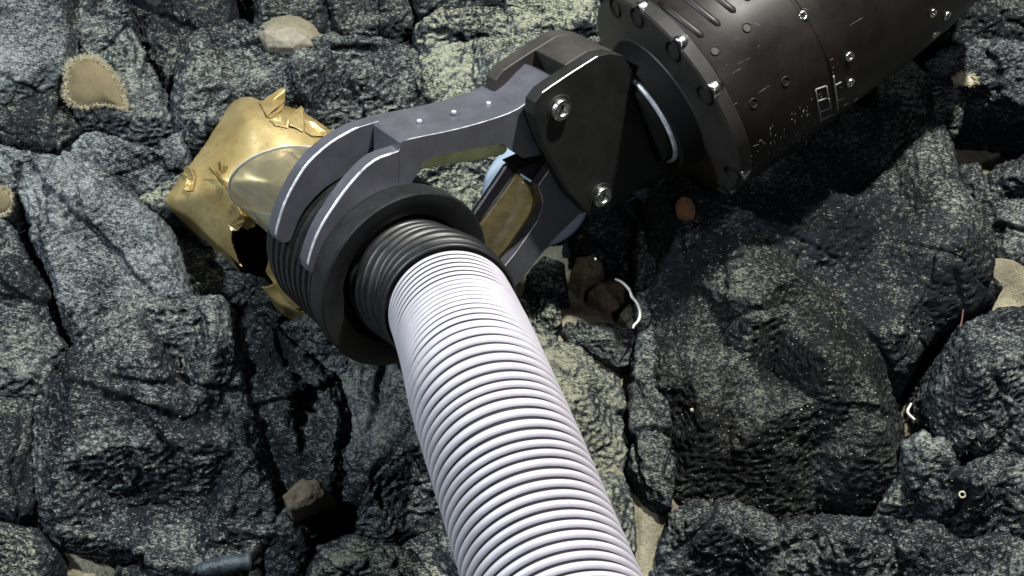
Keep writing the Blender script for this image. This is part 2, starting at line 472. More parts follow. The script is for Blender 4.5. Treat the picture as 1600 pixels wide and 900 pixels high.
# ------------------------------------------------------------------ rocks (outline in photo pixels, height in metres)
rock('smooth bluish grey rock slab catching the light in the top left corner', [(-90, -70), (100, -70), (97, 40), (88, 92), (45, 128), (0, 143), (-90, 165)], .105, tx=-.05, ty=0.15, mt='rock_blue', rough=.55, relief=.5)
rock('dark shadowed rock below the smooth slab at the left edge', [(-90, 165), (0, 150), (50, 135), (93, 96), (104, 170), (118, 200), (92, 236), (40, 216), (-90, 205)], .075, ty=-.25, mt='rock_dark')
rock('dark triangular rock that carries the round tan sponge', [(104, 45), (135, -25), (178, -12), (215, 70), (250, 138), (274, 190), (262, 200), (215, 214), (168, 196), (122, 196), (106, 165)], .085, tx=.05, ty=-.05, mt='rock', fall=.03)
rock('dark rock at the top edge between the sponge rock and the wide block', [(180, -70), (345, -70), (352, 30), (306, 50), (285, 100), (270, 150), (250, 124), (214, 62), (186, 0)], .062, mt='rock_dark')
rock('wide angular block behind the golden dome', [(284, 105), (304, 58), (368, 30), (412, 46), (456, 70), (520, 64), (600, 62), (648, 84), (664, 128), (650, 176), (600, 214), (540, 220), (490, 196), (430, 172), (380, 166), (345, 205), (292, 250), (280, 200), (272, 150)], .088, ty=.06, mt='rock', crest=[(330, 180, .004), (460, 120, .012), (560, 110, .01)], fall=.03)
rock('dark low rock on the top edge above the wide block', [(395, -70), (640, -70), (640, 28), (610, 46), (560, 56), (500, 62), (478, 48), (455, 34), (405, 32)], .070, mt='rock_dark')
rock('dust covered rock with a yellowish top behind the gripper jaws', [(655, 100), (690, 78), (740, 70), (790, 72), (840, 60), (900, 70), (960, 100), (1000, 200), (900, 300), (760, 330), (640, 300), (600, 215), (660, 165)], .085, ty=.1, mt='rock_dusty', fall=.03)
rock('dust covered ridge rock between the wide block and the gripper yoke', [(650, 40), (690, 14), (770, 4), (850, -6), (935, -10), (950, 60), (880, 58), (800, 66), (740, 64), (690, 72), (664, 84)], .100, mt='rock_sandy')
rock('black rock at the top edge left of the wrist housing', [(650, -70), (1010, -70), (1000, 60), (940, -16), (850, -12), (770, -4), (690, 4), (660, 10)], .080, mt='rock_dark')
rock('large pale grey slab left of the golden dome with a crack along its left side', [(70, 240), (110, 242), (160, 262), (204, 312), (240, 338), (262, 400), (300, 468), (205, 472), (155, 500), (112, 528), (92, 490), (62, 400), (44, 335), (30, 290), (40, 255)], .090, tx=-.03, ty=.02, mt='rock_blue', rough=.8, relief=.6)
rock('grey triangular block below the tan sponge', [(104, 240), (128, 206), (168, 206), (222, 222), (276, 205), (290, 252), (248, 300), (205, 308), (160, 258), (112, 238)], .082, ty=-.05, mt='rock_blue')
rock('small pale wedge touching the left tip of the golden dome', [(214, 318), (252, 286), (300, 256), (312, 275), (272, 318), (248, 338)], .078, mt='rock_dusty', rough=.7)
rock('dark wedge with a bright upper corner at the left edge beside the brown anemone', [(-90, 215), (0, 222), (60, 236), (26, 262), (26, 296), (14, 330), (-90, 345)], .080, mt='rock_blue')
rock('steep rock strip along the left edge below the brown anemone', [(-90, 352), (0, 346), (36, 410), (70, 470), (96, 536), (70, 596), (44, 616), (-90, 630)], .085, tx=.08, mt='rock', fall=.035)
rock('large square faced block in the lower left with a bright upper ledge', [(160, 506), (208, 478), (346, 478), (358, 524), (380, 606), (396, 690), (440, 775), (450, 850), (400, 880), (330, 905), (250, 900), (190, 862), (130, 856), (84, 840), (58, 792), (52, 700), (60, 620), (104, 556)], .098, ty=.10, mt='rock', crest=[(230, 560, .020), (330, 540, .014), (300, 680, .0), (180, 700, .004)], fall=.050)
rock('cracked dark rock on the left edge beside the square faced block', [(-90, 636), (46, 622), (50, 700), (54, 790), (36, 806), (0, 790), (-90, 800)], .078, mt='rock_dark')
rock('rounded pale cobble in the bottom left corner', [(-90, 815), (0, 812), (40, 824), (74, 862), (88, 960), (-90, 960)], .080, mt='rock_dusty', rough=.8, fall=.03)
rock('small dark rock on the bottom edge under the square faced block', [(180, 880), (250, 905), (330, 912), (400, 895), (420, 960), (170, 960)], .055, mt='rock_dark')
rock('narrow upright block between the square faced block and the suction collar', [(366, 500), (388, 482), (432, 520), (520, 590), (544, 655), (536, 745), (520, 800), (486, 842), (462, 800), (408, 680), (386, 590)], .088, tx=.03, mt='rock_dark', crest=[(470, 600, .008)], fall=.035)
rock('thin sliver of rock in the crack below the square faced block', [(412, 830), (446, 796), (472, 850), (478, 895), (450, 930), (420, 920)], .070, mt='rock')
rock('wide dark rock in the shade left of the white hose', [(440, 505), (540, 470), (640, 480), (740, 560), (820, 760), (860, 960), (770, 960), (700, 885), (610, 850), (545, 828), (542, 745), (552, 655), (526, 590)], .075, mt='rock', fall=.03)
rock('dusty rock on the bottom edge left of the white hose', [(482, 900), (496, 852), (545, 836), (606, 856), (690, 892), (730, 960), (470, 960)], .088, mt='rock_dusty', rough=.8)
rock('tall dark block under the golden dome', [(246, 335), (300, 345), (380, 300), (520, 300), (600, 420), (560, 480), (430, 515), (388, 476), (352, 474), (310, 466), (270, 400)], .030, mt='rock_dark')
rock('pale flat rock right of the white hose with sediment on top', [(700, 560), (780, 480), (838, 520), (900, 540), (955, 590), (978, 640), (978, 700), (972, 730), (988, 780), (992, 860), (970, 960), (820, 960)], .078, tx=-.02, mt='rock_sandy', rough=.8, fall=.0)
rock('knobbly pale stone touching the lower jaw tip', [(800, 462), (838, 455), (872, 470), (876, 505), (850, 532), (812, 520), (780, 500)], .088, mt='rock_dusty', rough=.9, fall=.01)
rock('small stacked pale stone between the lower jaw and the brown pebbles', [(826, 425), (850, 398), (878, 410), (882, 448), (862, 462), (834, 452)], .095, mt='rock_dusty', rough=.9)
rock('dark split stone lying on the sediment right of the hose', [(884, 512), (905, 500), (960, 505), (1000, 520), (998, 556), (968, 566), (925, 545), (900, 530)], .078, mt='rock', rough=.8, fall=.01)
rock('black rock in the hollow below the round bolt', [(905, 345), (960, 318), (1012, 300), (1016, 400), (1002, 470), (962, 440), (930, 400), (900, 385)], .070, mt='rock_dark')
rock('thin upright slab edge along the left side of the dark boulder', [(1008, 330), (1040, 280), (1062, 330), (1052, 480), (1034, 560), (1040, 640), (1052, 700), (1046, 785), (1018, 770), (990, 720), (996, 600), (1004, 500)], .085, tx=-.1, mt='rock', rough=.8, fall=.0)
rock('big upper boulder under the wrist housing', [(1020, 300), (1060, 250), (1120, 220), (1200, 190), (1330, 150), (1425, 150), (1475, 172), (1494, 215), (1506, 268), (1540, 320), (1558, 372), (1552, 425), (1520, 470), (1470, 492), (1420, 560), (1250, 580), (1100, 520), (1030, 420)], .118, mt='rock_dark', round_=.014, rough=.6, crest=[(1300, 300, .012), (1440, 260, .006), (1200, 330, .006)], fall=.03)
rock('big brown black boulder in the shadow of the arm', [(1016, 500), (1030, 420), (1070, 368), (1140, 345), (1220, 352), (1285, 400), (1335, 470), (1380, 550), (1418, 630), (1432, 690), (1408, 742), (1350, 784), (1290, 775), (1215, 800), (1120, 785), (1060, 775), (1036, 690), (1020, 600)], .122, mt='rock_brown', round_=.020, rough=.55, crest=[(1180, 470, .012), (1290, 560, .004)], fall=.07)
rock('wide jagged rock along the bottom edge right of the sand channel', [(1026, 900), (1040, 850), (1050, 802), (1100, 780), (1150, 792), (1215, 826), (1290, 806), (1370, 802), (1450, 822), (1500, 852), (1540, 900), (1540, 970), (1020, 970)], .092, ty=.05, mt='rock', crest=[(1110, 812, .014), (1190, 840, .004), (1330, 850, .012)], fall=.04)
rock('rounded rock in the bottom right corner', [(1505, 846), (1560, 836), (1690, 850), (1690, 970), (1548, 970), (1544, 895)], .078, mt='rock')
rock('lumpy rock with a small white ring near the right edge', [(1424, 690), (1446, 668), (1482, 692), (1500, 738), (1560, 706), (1690, 720), (1690, 835), (1560, 828), (1505, 838), (1462, 806), (1432, 746)], .090, mt='rock', crest=[(1530, 745, .012)], fall=.035)
rock('small pointed rock wedged under the dark boulder', [(1382, 790), (1400, 750), (1424, 735), (1440, 770), (1456, 806), (1410, 804)], .065, mt='rock_dusty')
rock('dark rock with a cavity at the right edge', [(1478, 650), (1472, 600), (1502, 540), (1520, 500), (1570, 478), (1690, 470), (1690, 705), (1560, 696), (1505, 712), (1486, 690)], .100, tx=.03, mt='rock', crest=[(1530, 570, .012)], fall=.04)
rock('dark small cobble resting on sand beside the upper boulder', [(1516, 452), (1528, 434), (1552, 430), (1564, 448), (1552, 470), (1530, 476)], .095, mt='rock', rough=.6)
rock('rough block on the right edge under the dark hollow', [(1515, 262), (1550, 268), (1600, 240), (1690, 220), (1690, 400), (1600, 412), (1568, 395), (1556, 350), (1532, 310)], .080, tx=.06, ty=.05, mt='rock', crest=[(1600, 275, .01)])
rock('pale slab overhanging the dark hollow on the right edge', [(1452, 92), (1500, 66), (1560, 62), (1690, 60), (1690, 160), (1600, 140), (1540, 122), (1500, 108), (1465, 110)], .125, ty=.10, mt='rock_blue', base=.03, rough=.8)
rock('bright ledge rock at the right end of the wrist housing', [(1420, 96), (1450, 110), (1500, 116), (1512, 138), (1500, 175), (1490, 205), (1420, 165), (1380, 150), (1380, 110)], .105, mt='rock_dusty')
rock('dark rock in the upper right corner', [(1500, 10), (1540, -8), (1690, -20), (1690, 50), (1560, 54), (1505, 58), (1480, 40)], .105, mt='rock_dark')
rock('long rock on the top edge in the right corner', [(1480, -80), (1690, -80), (1690, -28), (1540, -16), (1490, 0)], .11, mt='rock')
rock('dark rock behind the wrist housing', [(1010, -90), (1480, -90), (1480, 60), (1400, 120), (1200, 160), (1060, 180), (1010, 60)], .06, mt='rock_dark')
# blocks just outside the frame, so the field of rock goes on
for i, (lab, pts, hh) in enumerate([
    ('block outside the left edge', [(-420, -60), (-100, -60), (-96, 300), (-120, 420), (-420, 400)], .08),
    ('block outside the lower left edge', [(-420, 420), (-120, 440), (-96, 700), (-100, 960), (-420, 960)], .08),
    ('block beyond the top left edge', [(-420, -330), (200, -330), (220, -84), (-100, -84), (-420, -80)], .09),
    ('block beyond the top edge', [(240, -330), (900, -330), (900, -84), (240, -84)], .085),
    ('block beyond the top right edge', [(920, -330), (1700, -330), (1690, -96), (920, -96)], .085),
    ('block outside the right edge', [(1704, -330), (2020, -330), (2020, 420), (1704, 420)], .09),
    ('block outside the lower right edge', [(1704, 440), (2020, 440), (2020, 980), (1704, 960)], .085),
    ('block below the bottom edge', [(-420, 975), (700, 975), (700, 1200), (-420, 1200)], .08),
    ('block below the bottom right edge', [(720, 975), (2020, 990), (2020, 1200), (720, 1200)], .08)]):
    VOX = 0.004
    rock(lab, pts, hh, mt='rock', round_=.02)
VOX = 0.0013

# small stones
rock('small brown stone wedged in the crack right of the square faced block', [(448, 775), (470, 752), (492, 756), (502, 768), (480, 782), (455, 792)], .094, mt='dull_stone', rough=.7, base=.02, kind='stone', name='stone', fall=0)
rock('round tan pebble in the hollow below the blue disc', [(898, 418), (905, 402), (925, 399), (937, 412), (934, 425), (912, 428)], .066, mt='brown_stone', rough=.5, base=.0, kind='pebble', name='pebble', fall=0)
rock('brown pebble behind the upper end of the white worm', [(925, 452), (940, 438), (965, 442), (985, 460), (980, 476), (950, 478)], .06, mt='brown_stone', rough=.5, base=.0, kind='pebble', name='pebble', fall=0)
rock('small grey pebble touching the lower end of the white worm', [(972, 488), (984, 477), (998, 482), (1000, 500), (984, 508)], .075, mt='pale_shell', rough=.5, base=.0, kind='pebble', name='pebble', fall=0)
rock('smooth beige boulder lying behind the wide block at the top', [(408, 50), (427, 38), (455, 40), (478, 52), (484, 64), (456, 68), (420, 62)], .095, mt='pale_stone', rough=.5, base=.0, kind='stone', name='stone', fall=0)

# ------------------------------------------------------------------ gripper frame
NA = Vector((-.59, .44, -.68)).normalized()        # camera frame: along the collar, away from the viewer
O0 = Vector(((637-800)/F*.765, -(440-450)/F*.765, -.765))
def on_s(px, py, s):
    """point of pixel ray on the plane s metres behind the collar's front face (camera frame)"""
    r = Vector(((px-800)/F, -(py-450)/F, -1))
    t = ((O0+NA*s).dot(NA))/r.dot(NA)
    return r*t
def W(v): return CM @ v
NAw = CR @ NA
def prism(name, px, s0, s1, mats, parent, ref=None, bevel=.0008, bright=None, bw=.0016, label=None, cat=None, rnd=None):
    """outline traced on plane ref, extruded from s0 to s1; edges listed in bright get a worn chamfer"""
    ref = s0 if ref is None else ref
    base = [on_s(x, y, ref) for x, y in px]
    n = len(base)
    vs = [W(p+NA*(s0-ref)) for p in base]+[W(p+NA*(s1-ref)) for p in base]
    fs = [tuple(range(n)), tuple(range(n, 2*n))[::-1]]
    for i in range(n): fs.append((i, i+n, (i+1) % n+n, (i+1) % n))
    bm = bmesh.new()
    bv = [bm.verts.new(v) for v in vs]
    for f in fs: bm.faces.new([bv[i] for i in f])
    bm.normal_update(); bmesh.ops.recalc_face_normals(bm, faces=bm.faces)
    me = bpy.data.meshes.new(name); 
    bm.edges.ensure_lookup_table()
    lay = bm.edges.layers.float.new('bevel_weight_edge')
    bm.verts.index_update()
    if bright:
        bset = set()
        for a, b in bright:
            i = a
            while i != b: bset.add(frozenset((i, (i+1) % n))); i = (i+1) % n
        for e in bm.edges:
            if frozenset((e.verts[0].index, e.verts[1].index)) in bset: e[lay] = 1.0
    bm.to_mesh(me); bm.free()
    o = link(name, me, mats if isinstance(mats, list) else [mats], parent)
    if bright:
        b = o.modifiers.new('worn', 'BEVEL'); b.limit_method = 'WEIGHT'; b.width = bw; b.segments = 2; b.material = 1
    b = o.modifiers.new('bevel', 'BEVEL'); b.limit_method = 'ANGLE'; b.angle_limit = math.radians(38); b.width = rnd or bevel; b.segments = 3 if not rnd else 6
    b.harden_normals = False
    me.polygons.foreach_set('use_smooth', [False]*len(me.polygons))
    o.modifiers.new('wn', 'WEIGHTED_NORMAL') if rnd else None
    if label: o['label'] = label
    return o
def smooth_px(pts, closed_idx=None, m_=4):
    return [(v.x, v.y) for v in catmull([(a, b, 0) for a, b in pts], m_)]

AN = [M['anodised'], M['worn_metal']]

# ------------------------------------------------------------------ suction hose
Fc = W(O0)
hose_root = empty('suction_hose', Fc, 'white corrugated suction hose with black ribbed collar and clear tube tip held in the gripper', 'hose')
prof = [(.016, .030), (.016, .0385), (.010, .0400), (.0035, .0440), (.001, .0500), (0, .0560), (0, .0585), (.0008, .0596), (.0120, .0596), (.0165, .0585), (.0170, .0560),
        (.0175, .0548)]
s = .0185
while s < .082:
    rr = .0572 if s < .075 else .0555
    prof += [(s, .0550), (s+.0012, rr), (s+.0045, rr), (s+.0057, .0550), (s+.0062, .0535)]
    s += .0072
prof += [(s, .0535), (s+.001, .052), (s+.003, .046), (s+.003, .0380), (s+.001, .034), (.03, .033)]
co_ = link('collar', lathe(Fc, NAw, prof, 128), M['black_rubber'], hose_root)
b_ = co_.modifiers.new('e', 'EDGE_SPLIT'); b_.split_angle = math.radians(30)
# clear tube with an oblique mouth
TL = .161; RT = .0355
def ob(off):
    a, u, v = frame(NAw)
    # the mouth leans: lower left side longer than the upper right one
    dirw = (CR @ Vector((-.63, -.78, 0))).normalized(); dirw = (dirw-a*dirw.dot(a)).normalized()
    return lambda s_, r, d: (off if s_ > .10 else 0)*d.dot(dirw)
pr = [(.070, RT), (.092, RT), (.104, RT), (TL, RT), (TL+.0012, RT-.0008), (TL, RT-.0018), (.104, RT-.0018), (.092, RT-.0018), (.070, RT-.0018)]
# keep wall rings on the slanted part only near the mouth
link('clear_tube', lathe(Fc, NAw, pr, 96, close=True, deform=ob(.026)), M['clear'], hose_root)
lip = [(TL+.0008+.0011*math.cos(t), RT-.0009+.0011*math.sin(t)) for t in [k*math.pi/4 for k in range(8)]]
link('tube_lip', lathe(Fc, NAw, lip, 96, close=True, deform=ob(.026)), M['lip_plastic'], hose_root)
link('black_sleeve', lathe(Fc, NAw, [(.076, .0375), (.100, .0375), (.102, .0368), (.102, .0360), (.076, .0360)], 96, close=True), M['black_rubber'], hose_root)

# corrugated hose along its bent centre line
ctrl = [(612, 418, .790), (640, 437, .765), (668, 452, .742), (697, 470, .716), (727, 537, .662), (752, 611, .610), (787, 705, .575), (822, 800, .548), (860, 905, .520), (900, 1010, .492), (950, 1130, .46), (1010, 1260, .43)]
P3 = [Vector(((a-800)/F*d, -(b-450)/F*d, -d)) for a, b, d in ctrl]
cl = catmull(P3, 60)
acc = [0]
for i in range(1, len(cl)): acc.append(acc[-1]+(cl[i]-cl[i-1]).length)
def at_len(L_):
    import bisect
    i = max(1, min(len(acc)-1, bisect.bisect_left(acc, L_)))
    t = (L_-acc[i-1])/(acc[i]-acc[i-1]); return cl[i-1].lerp(cl[i], t), (cl[min(i+6, len(cl)-1)]-cl[max(0, i-7)]).normalized()
def corrugated(L0, L1, R, depth, pitch, groove, n=96, per=14):
    vs = []; fs = []; cnt = int((L1-L0)/pitch); rows = 0
    for c in range(cnt):
        for k in range(per):
            t = k/per
            L_ = L0+(c+t)*pitch
            if t < groove: r = R-depth*(1-0.12*math.cos(2*math.pi*t/groove))
            else:
                q = (t-groove)/(1-groove)*2-1
                r = R-depth+depth*math.sqrt(max(0, 1-abs(q)**2.4))
            r += .00010*mnoise.noise(Vector((c*1.7, 0, 5)))
            p, d = at_len(L_)
            a, u, v = frame(d, Vector((0, 1, 0)))
            for j in range(n):
                th = 2*math.pi*j/n
                vs.append(W(p+(u*math.cos(th)+v*math.sin(th))*r))
            rows += 1
    for i in range(rows-1):
        for j in range(n):
            j2 = (j+1) % n; fs.append((i*n+j, i*n+j2, (i+1)*n+j2, (i+1)*n+j))
    fs.append(tuple(range(n))); fs.append(tuple((rows-1)*n+j for j in range(n))[::-1])
    return mesh(vs, fs)
Lw = acc[3*60]+.012
link('rubber_cuff', corrugated(0.002, Lw+.006, .0395, .0042, .0098, .30), M['black_rubber'], hose_root)
wh = link('white_corrugated_hose', corrugated(Lw, acc[-1]-.004, .0362, .0029, .0060, .26, n=128, per=30), [M['white_plastic'], M['hose_groove_shade']], hose_root)
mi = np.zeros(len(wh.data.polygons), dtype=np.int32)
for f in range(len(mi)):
    if ((f//128) % 30)/30 < .26 or ((f//128) % 30)/30 > min(.94, .88+.0035*(f//3840)): mi[f] = 1          # shade lines between ribs, painted dark on grooves and rib feet
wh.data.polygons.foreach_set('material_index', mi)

# ------------------------------------------------------------------ manipulator arm
B = Vector((.805, .575, -.137)).normalized()
d0 = .845
Cw = Vector(((1048-800)/F*d0, -(148-450)/F*d0, -d0))
arm = empty('manipulator_arm', W(Cw), 'black and grey underwater manipulator arm gripping the hose, reaching in from the upper right', 'robot arm')

def bolt_mesh(r, h, hexr):
    """socket head cap screw, local +Z up"""
    bm = bmesh.new(); n = 32; rings = []
    def ring(rad, z, m_=n, hexa=False):
        out = []
        for k in range(m_):
            t = 2*math.pi*k/m_
            rr = rad
            if hexa:
                tt = (t % (math.pi/3))-math.pi/6; rr = rad*math.cos(math.pi/6)/math.cos(tt)
            out.append(bm.verts.new((rr*math.cos(t), rr*math.sin(t), z)))
        return out
    R_ = [ring(r*.97, -h*.6), ring(r, h*.1), ring(r, h*.75), ring(r*.9, h), ring(hexr*1.12, h), ring(hexr, h*.93, hexa=True), ring(hexr*.96, h*.25, hexa=True)]
    for a, b in zip(R_, R_[1:]):
        for k in range(n): bm.faces.new((a[k], a[(k+1) % n], b[(k+1) % n], b[k]))
    bm.faces.new(R_[-1]); bm.faces.new(R_[0][::-1])
    me = bpy.data.meshes.new('bolt'); bm.to_mesh(me); bm.free(); me.update()
    return me
def put(name, me, mats, parent, loc, zaxis, scale=1, label=None):
    o = bpy.data.objects.new(name, me); COL.objects.link(o)
    if not me.materials:
        for mm in (mats if isinstance(mats, list) else [mats]): me.materials.append(mm)
    q = zaxis.to_track_quat('Z', 'Y').to_matrix().to_4x4()
    mw = Matrix.Translation(loc) @ q @ Matrix.Scale(scale, 4)
    o.parent = parent; o.matrix_basis = parent_inv(parent) @ mw
    me.polygons.foreach_set('use_smooth', [len(p.vertices) < 8 for p in me.polygons])
    if label: o['label'] = label
    return o
cap = bolt_mesh(.0066, .004, .0036)

# --- yoke
near_px = [(952, 84), (973, 87), (1000, 130), (1022, 182), (1038, 229), (1038, 256), (1028, 274), (999, 294), (968, 317), (950, 331), (932, 335), (916, 330), (905, 318), (890, 302), (866, 256), (853, 232), (842, 205), (834, 180), (836, 160), (848, 144), (862, 134), (895, 112), (933, 88)]
yoke = prism('wrist_yoke', near_px, .003, .013, [M['yoke_black'], M['worn_metal']], arm, bevel=.0012, bright=[(19, 22)], bw=.0006)
blk = [(898, 110), (933, 88), (952, 84), (973, 87), (1000, 130), (1022, 182), (1038, 229), (1038, 256), (1028, 274), (999, 294), (978, 308), (960, 250), (925, 170)]
prism('yoke_block', blk, .0131, .0449, [M['yoke_top_lit']], yoke, ref=.003, bevel=.001)
prism('yoke_cheek', near_px, .045, .056, [M['yoke_top_lit']], yoke, ref=.003, bevel=.001)
for (bx, by) in ((873, 170), (938, 306)):
    p = on_s(bx, by, .0035)
    put('pivot_bolt', cap if (bx == 873) else cap, M['steel'], yoke, W(p), -NAw, 1.12)
    # dark counterbore washer
    wsh = lathe(Vector((0, 0, 0)), Vector((0, 0, 1)), [(0, .0072), (0, .0095), (.0006, .0098), (.0009, .0090), (.0009, .0074)], 40, close=True)
    put('washer', wsh, M['yoke_black'], yoke, W(p), -NAw, 1.0)
# pivot pins seen inside the slot
for (bx, by) in ((873, 170), (938, 306)):
    p = W(on_s(bx, by, .0035))
    link('pivot_pin', lathe(p+NAw*.0095, NAw, [(0, .006), (.045, .006)], 24), M['steel'], yoke)

# --- upper jaw
S0 = .0165
bar = smooth_px([(626, 224), (640, 217), (720, 200), (795, 177), (827, 157), (845, 138)], m_=3)+[(862, 122), (884, 128), (898, 150), (896, 185), (880, 215), (856, 240), (817, 247), (806, 238), (797, 229), (783, 225), (730, 234), (679, 245), (660, 254), (650, 275), (634, 298), (622, 296)]
jaw = prism('gripper_jaw', bar, S0, .0580, AN, arm, bevel=.0010, bright=[(3, 15)], bw=.0017, label='upper jaw with two curved claws over the collar')
front = smooth_px([(623, 236), (585, 250), (551, 282), (517, 328), (497, 362), (486, 390), (480, 412)], m_=3)+[(482, 423), (488, 430), (496, 431), (504, 426), (510, 414)]+smooth_px([(516, 385), (535, 354), (569, 327), (603, 311), (633, 304)], m_=3)+[(645, 290), (646, 222), (634, 219)]
nb = 18
prism('claw', front, S0+.0002, .0262, AN, jaw, bevel=.0009, bright=[(0, nb)], bw=.0010)
back = smooth_px([(553, 201), (517, 222), (483, 252), (460, 286), (443, 320), (433, 352), (430, 366)], m_=3)+[(433, 375), (440, 380), (448, 380), (455, 375), (460, 362)]+smooth_px([(466, 346), (480, 323), (510, 293), (558, 266), (600, 252)], m_=3)+[(628, 240), (628, 196), (592, 189)]
prism('claw', back, .0480, .0577, AN, jaw, bevel=.0009, bright=[(0, 18)], bw=.0010)
# pads
prism('grip_pad', [(657, 276), (660, 257), (672, 249), (730, 237), (783, 227), (800, 233), (807, 241), (799, 250), (750, 260), (700, 268)], .024, .050, M['olive'], jaw, ref=.0165, rnd=.004)
for (x, y) in ((655, 190), (709, 176), (763, 162)):
    p = on_s(x, y, .040)   # top of the bar
    upb = (on_s(700, 150, .03)-on_s(706, 176, .03)).normalized()
    # snap on the bar's top face
    hit = None
    me_pts = [on_s(a, b, S0) for a, b in ((634, 218), (795, 177))]
    e = (me_pts[1]-me_pts[0]).normalized(); nrm = e.cross(NA).normalized()
    if nrm.y < 0: nrm = -nrm
    r = Vector(((x-800)/F, -(y-450)/F, -1)); t = me_pts[0].dot(nrm)/r.dot(nrm)
    pin = bolt_mesh(.0016, .0012, .0007)
    put('set_screw', pin, M['worn_metal'], jaw, W(r*t), CR @ nrm, 1.0)

# --- lower jaw
SL = .0170
ln = [(866, 254), (841, 290)]+smooth_px([(843, 296), (848, 318), (841, 343)], m_=3)+[(808, 392), (768, 441), (745, 470), (700, 540), (716, 556), (790, 467), (863, 376), (905, 335), (950, 322), (955, 300), (935, 280), (905, 275)]
low = prism('gripper_jaw', ln, SL, .0245, AN, arm, bevel=.0010, bright=[(0, 10)], bw=.0009, label='lower jaw holding the amber window, behind the hose')
lf = [(790, 260), (734, 343), (690, 408), (660, 470), (672, 480), (703, 420), (745, 353), (798, 279), (838, 262), (900, 240), (905, 215), (860, 225), (818, 240)]
prism('jaw_wall', lf, .0465, .0500, AN, low, bevel=.0006, bright=[(0, 3)], bw=.0015)
prism('jaw_knuckle', [(868, 256), (843, 290), (860, 300), (905, 332), (950, 322), (955, 300), (935, 280), (905, 262)], .0246, .0459, AN, low, ref=SL, bevel=.001)
# knuckle bridge between the walls
def lerp(a, b, t): return a+(b-a)*t
Ls = [(806, 268), (770, 318), (742, 357), (722, 392), (700, 430), (680, 468)]
Rs = [(846, 292), (846, 320), (826, 358), (798, 400), (768, 440), (735, 480)]
LsV = catmull([on_s(a, b, .0455) for a, b in Ls], 6); RsV = catmull([on_s(a, b, .026) for a, b in Rs], 6)
vs = []; fs = []; NU = len(LsV); NV = 16
back_dir = (NA*0.25+Vector((.35, -.35, -.8))).normalized()
for i in range(NU):
    for j in range(NV+1):
        t = j/NV; vs.append(W(LsV[i].lerp(RsV[i], t)+back_dir*(.006*math.sin(math.pi*t)**.8)))
for i in range(NU-1):
    for j in range(NV): k = i*(NV+1)+j; fs.append((k, k+1, k+NV+2, k+NV+1))
am = link('amber_window', mesh(vs, fs), M['amber'], low)
so = am.modifiers.new('s', 'SOLIDIFY'); so.thickness = .002
for (x, y) in ((763, 355), (798, 377), (832, 326), (795, 310), (762, 418)):
    # rust stained rivets on the amber sheet
    r = Vector(((x-800)/F, -(y-450)/F, -1))
    best = min((W(r*(k*.0005)) for k in range(1500, 1760)), key=lambda q: min((q-v).length for v in vs[::1]))
    put('rivet', lathe(Vector((0, 0, 0)), Vector((0, 0, 1)), [(-.001, .0021), (.0006, .0021), (.0010, .0016), (.0011, .0008)], 16), M['rust'], am, best, (cam.location-best).normalized(), 1.0)
bridge = [(830, 250), (866, 254), (846, 288), (812, 268), (803, 262)]
prism('jaw_bridge', bridge, .026, .045, [M['yoke_black']], low, ref=.030, bevel=.001)
# blue disc behind the jaws
pd = Vector(((838-800)/F*.895, -(303-450)/F*.895, -.895))
link('blue_disc', lathe(W(pd), CR @ Vector((-.05, .06, 1)), [(-.004, .037), (-.002, .0390), (.002, .0390), (.004, .037), (.0045, .02), (.0045, 0.0001)], 64), M['blue_plastic'], arm)
link('disc_post', lathe(W(pd), CR @ Vector((0.1, 0.1, 1)), [(0, .008), (.06, .008)], 24), M['yoke_black'], arm)

# --- wrist housing
Bw = CR @ B
cprof = [(-.0105, .0505), (-.0095, .0512), (-.0045, .0765), (-.0032, .0780), (.0046, .0793), (.0052, .0793), (.04, .0792)]
prof = [(.0052, .030), (.0052, .0788), (.0060, .0792), (.0400, .0792),
        (.072, .0792), (.0730, .0784), (.0745, .0784), (.0755, .0790), (.150, .0775), (.190, .0745), (.225, .0700), (.250, .0640), (.262, .0560), (.27, .045), (.272, .02)]
org = W(Cw)
hs = link('wrist_housing', lathe(org, Bw, prof, 160), M['housing'], arm)
fl = link('flange', lathe(org, Bw, [(-.0105, .030), (-.0105, .0505), (-.0095, .0512), (-.0045, .0765), (-.0032, .0780), (.0046, .0793), (.0051, .0788), (.0051, .04)], 160), M['flange_lit'], arm)
b_ = fl.modifiers.new('e', 'EDGE_SPLIT'); b_.split_angle = math.radians(28)
hs.data.polygons.foreach_set('use_smooth', [True]*len(hs.data.polygons))
bv = hs.modifiers.new('e', 'EDGE_SPLIT'); bv.split_angle = math.radians(28)
# polished hub between yoke and housing
link('hub_ring', lathe(org-Bw*.027, Bw, [(0, .0372), (.0008, .0382), (.0030, .0382), (.0036, .0376)], 96), M['worn_metal'], arm)
hb = link('hub', lathe(org-Bw*.031, Bw, [(0, .034), (.002, .036), (.0064, .036), (.0066, .0440), (.0076, .0450), (.0200, .0490), (.0225, .0495)], 96), M['neck_black'], arm)
b_ = hb.modifiers.new('e', 'EDGE_SPLIT'); b_.split_angle = math.radians(28)
def on_cyl(px, py, R_=None):
    """pixel ray against the housing's own surface (radius by profile)"""
    r = Vector(((px-800)/F, -(py-450)/F, -1)).normalized(); o = Vector((0, 0, 0))
    t = .5
    for k in range(4000):
        q = r*t; dlt = q-Cw; s_ = dlt.dot(B); rad = (dlt-B*s_).length
        Rr = 0
        for (s1, r1), (s2, r2) in list(zip(cprof, cprof[1:]))+list(zip(prof[3:], prof[4:])):
            if s2 > s1 and s1 <= s_ <= s2: Rr = r1+(r2-r1)*(s_-s1)/(s2-s1)
        if s_ >= -.0105 and rad <= (R_ or Rr): break
        t += .0003
    nrm = (dlt-B*s_).normalized()
    return q, nrm
ax, ub, vb = frame(B)
